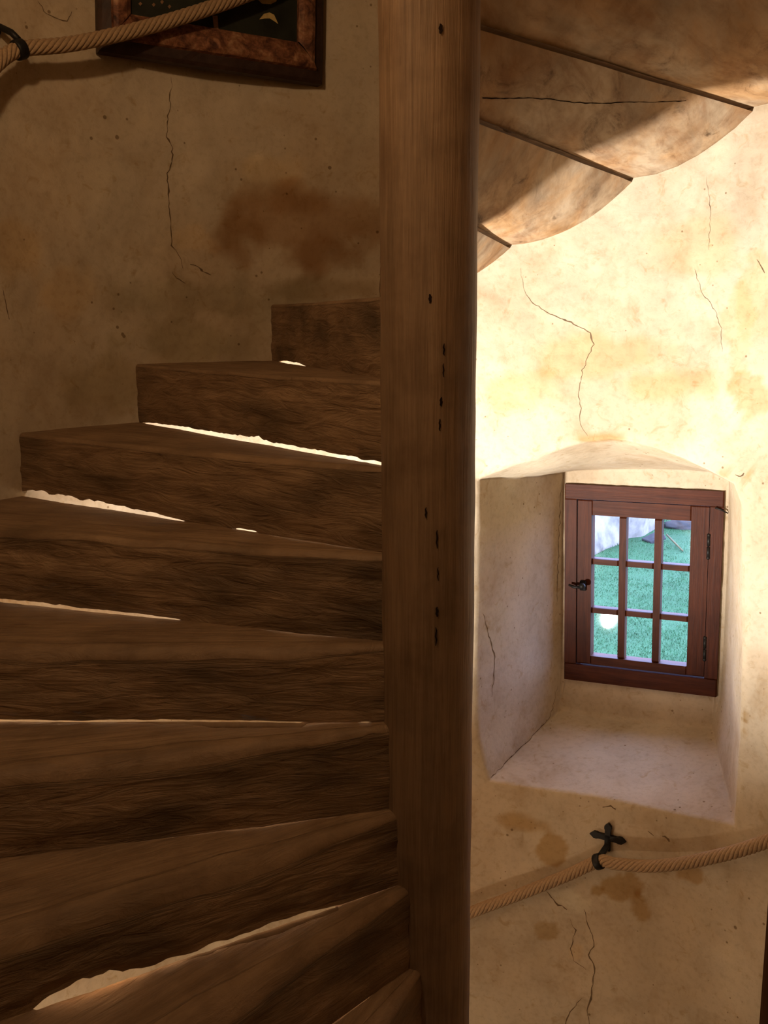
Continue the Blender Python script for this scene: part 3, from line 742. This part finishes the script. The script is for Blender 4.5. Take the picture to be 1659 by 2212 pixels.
def collar(parent, p, t, rr, wd):
    t = t.normalized(); x = Vector((0, 0, 1)).cross(t).normalized(); y = t.cross(x); vs = []; fs = []; n = 24
    prof = [(rr, -wd), (rr + .005, -wd), (rr + .0065, -wd * .6), (rr + .0065, wd * .6), (rr + .005, wd), (rr, wd)]
    for k in range(n):
        a = 2 * math.pi * k / n
        for q, w in prof: vs.append(p + (x * math.cos(a) + y * math.sin(a)) * q + t * w)
    m = len(prof)
    for k in range(n):
        for i in range(m): fs.append((k * m + i, ((k + 1) % n) * m + i, ((k + 1) % n) * m + (i + 1) % m, k * m + (i + 1) % m))
    mb = MB(); mb.add(vs, fs); return mb.build('collar', IRON, parent, True)
collar(brk, clip_p, (pathR[6] - pathR[4]), 0.021, 0.012)
# iron ring bracket at the upper rope
rw = cyl(-20, 60, 0.0); brk2 = empty('rope_bracket', rw); tag(brk2, 'black iron ring bracket gripping the rope beside the framed painting', 'bracket')
collar(brk2, ring_p, (pathL[4] - pathL[2]), 0.0195, 0.013)
mb = MB(); a1 = ring_p + Vector((0, 0, .024)); mb.tube([rw, rw.lerp(a1, .35) + Vector((0, 0, .012)), rw.lerp(a1, .75) + Vector((0, 0, .01)), a1], [0.010, 0.009, 0.009, 0.008], 10); mb.build('arm', IRON, brk2, True)
mb = MB(); ns_ = Vector((-rw.x, -rw.y, 0)).normalized(); mb.tube([rw - ns_ * 0.006, rw + ns_ * 0.008], 0.026, 16); mb.build('wall_plate', IRON, brk2)

# ------------------------------------------------------------------ painting on the wall
def frame_mat():
    m, nt, b = new_mat('worn_gilt_red_frame'); geo = N(nt, 'ShaderNodeNewGeometry').outputs['Position']
    n1 = noise_node(nt, geo, 22, 6, .7, .6); n2 = noise_node(nt, geo, 70, 5, .6)
    c = ramp(nt, n1, [(.30, (.024, .011, .008)), (.42, (.12, .046, .026)), (.55, (.27, .115, .058)), (.70, (.42, .24, .13))])
    c = mixc(nt, 1, c, ramp(nt, n2, [(.3, (.5, .45, .4)), (.6, (1, 1, 1))]), 'MULTIPLY')
    nt.links.new(c, b.inputs['Base Color']); b.inputs['Roughness'].default_value = .5; bump(nt, b, n1, .6, .006); return m
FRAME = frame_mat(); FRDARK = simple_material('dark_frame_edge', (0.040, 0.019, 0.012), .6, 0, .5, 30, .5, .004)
CANVAS = simple_material('dark_old_painting', (0.020, 0.021, 0.014), .4, 0, .5, 14, .3, .002)
GOLD = simple_material('pale_gold_paint', (0.50, 0.36, 0.14), .5, 0, .3, 60, .3, .001)
TANP = simple_material('tan_paint', (0.22, 0.12, 0.06), .5, 0, .3, 60, .3, .001)
pl, pr_ = cyl(212, 112, 0.03), cyl(694, 184, 0.03)
zb_ = (pl.z + pr_.z) / 2
px_ = Vector((pr_.x - pl.x, pr_.y - pl.y, (pr_.z - pl.z))); PW = px_.length; px_.normalize()
pn_ = Vector((px_.y, -px_.x, 0)).normalized()
if pn_.dot(-pl) < 0: pn_ = -pn_
pu_ = pn_.cross(px_); pu_ = pu_ if pu_.z > 0 else -pu_
PH = 0.86
pic = empty('painting', pl); tag(pic, 'old dark painting in a flaking red and gilt frame hung on the round wall', 'painting')
def pp(u, v, d): return pl + px_ * u + pu_ * v + pn_ * d
fb, fs_ = 0.110, 0.088
prof = [(0.0, -0.03), (0.0, 0.008), (0.010, 0.016), (0.034, 0.022), (0.038, 0.034), (0.050, 0.040), (0.075, 0.036), (0.100, 0.024), (1.0, 0.016), (1.0, -0.005)]
def moulding(side):
    w = fb if side in 'bt' else fs_
    vs = []; rows = []
    for a, d in prof:
        t = min(a, w) if a < 1 else w
        k = t / w
        iu, iv = fs_ * k, fb * k
        if side == 'b': e = [(iu, iv), (PW - iu, iv)]
        elif side == 't': e = [(iu, PH - iv), (PW - iu, PH - iv)]
        elif side == 'l': e = [(iu, iv), (iu, PH - iv)]
        else: e = [(PW - iu, iv), (PW - iu, PH - iv)]
        row = []
        for i in range(25):
            u = e[0][0] + (e[1][0] - e[0][0]) * i / 24; v = e[0][1] + (e[1][1] - e[0][1]) * i / 24; p = pp(u, v, d)
            q = p + pn_ * (0.003 * fbm(p, 20, 3) if d > 0.008 else 0); row.append(len(vs)); vs.append(q)
        rows.append(row)
    fs = []; fm = []
    for j in range(len(rows) - 1):
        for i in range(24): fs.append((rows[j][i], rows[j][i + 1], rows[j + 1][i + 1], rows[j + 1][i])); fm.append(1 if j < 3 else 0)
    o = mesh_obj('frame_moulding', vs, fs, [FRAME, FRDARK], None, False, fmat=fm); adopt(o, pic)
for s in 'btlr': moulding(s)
mb = MB(); mb.box(pp(PW / 2, PH / 2, 0.004), px_ * (PW / 2 - fs_ + .01), pu_ * (PH / 2 - fb + .01), pn_ * 0.005); mb.build('canvas', CANVAS, pic)
def onpic(x, y, d=0.0105):
    return on_plane(x, y, pl + pn_ * d, pn_)
def patch(pxs, mat, name='painted_shape'):
    mb = MB(); mb.prism([onpic(*q) for q in pxs], pn_ * 0.0008); mb.build(name, mat, pic)
patch([(558, 0), (566, 8), (585, 9), (597, 3), (598, -8), (560, -8)], GOLD)
patch([(560, 42), (570, 30), (582, 27), (592, 32), (601, 52), (594, 47), (583, 40), (572, 40)], GOLD)
patch([(459, 34), (470, 34), (472, 68), (463, 70)], TANP)
for x, y in ((303, 8), (332, 10), (366, 14), (350, 4)): patch([(x - 4, y), (x, y - 4), (x + 4, y), (x, y + 5)], TANP)

# ------------------------------------------------------------------ lamps (fittings of the stair and the room)
BULB = emit_material('bulb_glow', (1.0, 0.82, 0.58), 40.0); BULB2 = emit_material('bulb_dim', (1.0, 0.74, 0.45), 8.0)
def spot_lamp(pos, aim, wallp, label, bulb):
    pos, aim, wallp = Vector(pos), Vector(aim), Vector(wallp); d = (aim - pos).normalized()
    root = empty('wall_lamp', wallp); tag(root, label, 'lamp')
    mb = MB(); b0 = pos - d * 0.13; mb.tube([b0, b0 + d * 0.02, b0 + d * 0.06], [0.02, 0.040, 0.050], 16); mb.build('lamp_housing', IRON, root, True)
    mb = MB(); mb.sphere(pos - d * 0.06, 0.042, 16); mb.build('bulb_offscreen', bulb, root, True)
    mb = MB(); mb.tube([b0, (b0 + wallp) * .5 - d * .02, wallp], 0.008, 8); mb.build('arm', IRON, root, True)
    n_ = Vector((-wallp.x, -wallp.y, 0)).normalized(); mb = MB(); mb.tube([wallp - n_ * .004, wallp + n_ * 0.012], 0.04, 18); mb.build('wall_plate', IRON, root)
def wall_foot(p): return Vector((p.x, p.y, 0)).normalized() * R_IN + Vector((0, 0, p.z - .08))
spot_lamp(LOW_LAMP, LOW_AIM, wall_foot(LOW_LAMP), 'black spot lamp on the wall beneath the steps, aimed up at the window wall', BULB)
spot_lamp(FOOT_LAMP, FOOT_AIM, wall_foot(FOOT_LAMP), 'black spot lamp low in the stair well, aimed at the rope below the niche', BULB2)
spot_lamp(UP_LAMP, Vector((-0.3, 0.3, 1.4)), wall_foot(UP_LAMP), 'black spot lamp high on the wall above the doorway steps', BULB2)

# ------------------------------------------------------------------ outdoors beyond the window
GZ = EYE - 3.7
def ground(px, py, dz=0.0):
    d = ray(px, py); return CAM + d * ((GZ + dz - CAM.z) / d.z)
def lawn_mat():
    m, nt, b = new_mat('lawn'); geo = N(nt, 'ShaderNodeNewGeometry').outputs['Position']
    n1 = noise_node(nt, geo, 1.6, 6, .65, .4); n2 = noise_node(nt, geo, 14, 5, .7)
    c = ramp(nt, n1, [(.3, (.019, .068, .024)), (.5, (.025, .084, .030)), (.72, (.034, .102, .040))])
    c = mixc(nt, 1, c, ramp(nt, n2, [(.3, (.8, .85, .8)), (.6, (1, 1, 1)), (.8, (1.15, 1.1, 1.1))]), 'MULTIPLY')
    nt.links.new(c, b.inputs['Base Color']); b.inputs['Roughness'].default_value = .9; bump(nt, b, n2, .6, .03); return m
LAWN = lawn_mat()
vs, fs = [], []; nx, ny = 60, 90
def gpt(x, y): return Vector((x, y, GZ + 0.05 * fbm((x, y, 0), .5, 3)))
for i in range(nx + 1):
    for j in range(ny + 1): vs.append(gpt(-30 + 70 * i / nx, 2.4 + 66 * j / ny))
for i in range(nx):
    for j in range(ny): fs.append((i * (ny + 1) + j, (i + 1) * (ny + 1) + j, (i + 1) * (ny + 1) + j + 1, i * (ny + 1) + j + 1))
mesh_obj('ground', vs, fs, LAWN, None, True, kind='structure')
GB = simple_material('grass_blade', (0.026, 0.088, 0.032), .8, 0, .4, 3, .1, .001, .2)
rng = np.random.default_rng(3); vs, fs = [], []
for i in range(26000):
    px = rng.uniform(1250, 1520); py = 1095 + 350 * rng.random() ** 1.3; p = ground(px, py); p = gpt(p.x, p.y)
    h = rng.uniform(.012, .035); a = rng.uniform(0, 6.283); w = .004; ln = Vector((math.cos(a), math.sin(a), 0)) ; t = Vector((-ln.y, ln.x, 0)) * w
    b_ = len(vs); vs += [p - t, p + t, p + ln * h * .5 + Vector((0, 0, h))]; fs.append((b_, b_ + 1, b_ + 2))
tag(mesh_obj('lawn_grass', vs, fs, GB), 'short bright green lawn grass outside the small window', 'grass', kind='stuff')
ROCK = simple_material('white_limestone', (0.24, 0.22, 0.18), .9, 0, .6, 2.6, .6, .03, .1)
GREY = simple_material('grey_stone', (0.05, 0.05, 0.05), .9, 0, .4, 5, .5, .02, .1)
def boulder(name, c, r3, seed, mat, label, cat='rock', group=None, rot=0.0):
    vs, fs = [], []; n, m = 36, 18; c = Vector(c)
    for i in range(m + 1):
        t = math.pi * i / m
        for k in range(n):
            a = 2 * math.pi * k / n; d = Vector((math.sin(t) * math.cos(a), math.sin(t) * math.sin(a), math.cos(t)))
            f = 1 + 0.28 * fbm(d + Vector((seed, 0, 0)), 1.6, 4); q = Vector((d.x * r3[0] * f, d.y * r3[1] * f, d.z * r3[2] * f))
            vs.append(c + Matrix.Rotation(rot, 3, 'Z') @ q)
    for i in range(m):
        for k in range(n): fs.append((i * n + k, i * n + (k + 1) % n, (i + 1) * n + (k + 1) % n, (i + 1) * n + k))
    return tag(mesh_obj(name, vs, fs, mat, None, True), label, cat, group)
A_, B_ = ground(1272, 1203), ground(1432, 1116); ab = (B_ - A_); ab.z = 0; lf = Vector((-ab.y, ab.x, 0)).normalized()
boulder('boulder', (A_ + B_) / 2 + lf * 0.95 + Vector((0, 0, .35)), (ab.length * .62, 1.15, 1.6), 3, ROCK, 'big white limestone outcrop on the lawn seen through the top corner pane', rot=math.atan2(ab.y, ab.x))
g2 = ground(1478, 1143); boulder('boulder', g2 + Vector((0, .15, .03)), (.34, .22, .15), 14, GREY, 'grey blue stone lying on the lawn near the pale stick')
g3 = ground(1412, 1170); mb = MB(); e1 = Vector((.13, .05, .05)); mb.box(g3 + Vector((0, 0, .05)), e1, Vector((-.05, .12, 0)), Vector((-.02, 0, .04)), .012)
tag(mb.build('stone_slab', GREY), 'tilted grey stone slab on the lawn beside the white outcrop', 'stone')
s0_, s1_ = ground(1440, 1160, .05), ground(1475, 1190, .03); mb = MB(); mb.tube([s0_ + Vector((0, 0, .04)), s0_.lerp(s1_, .5) + Vector((0, 0, .02)), s1_], [.014, .017, .012], 8)
tag(mb.build('stick', simple_material('pale_stick', (.10, .085, .035), .8), None, True), 'pale wooden stick lying on the grass outside', 'stick')
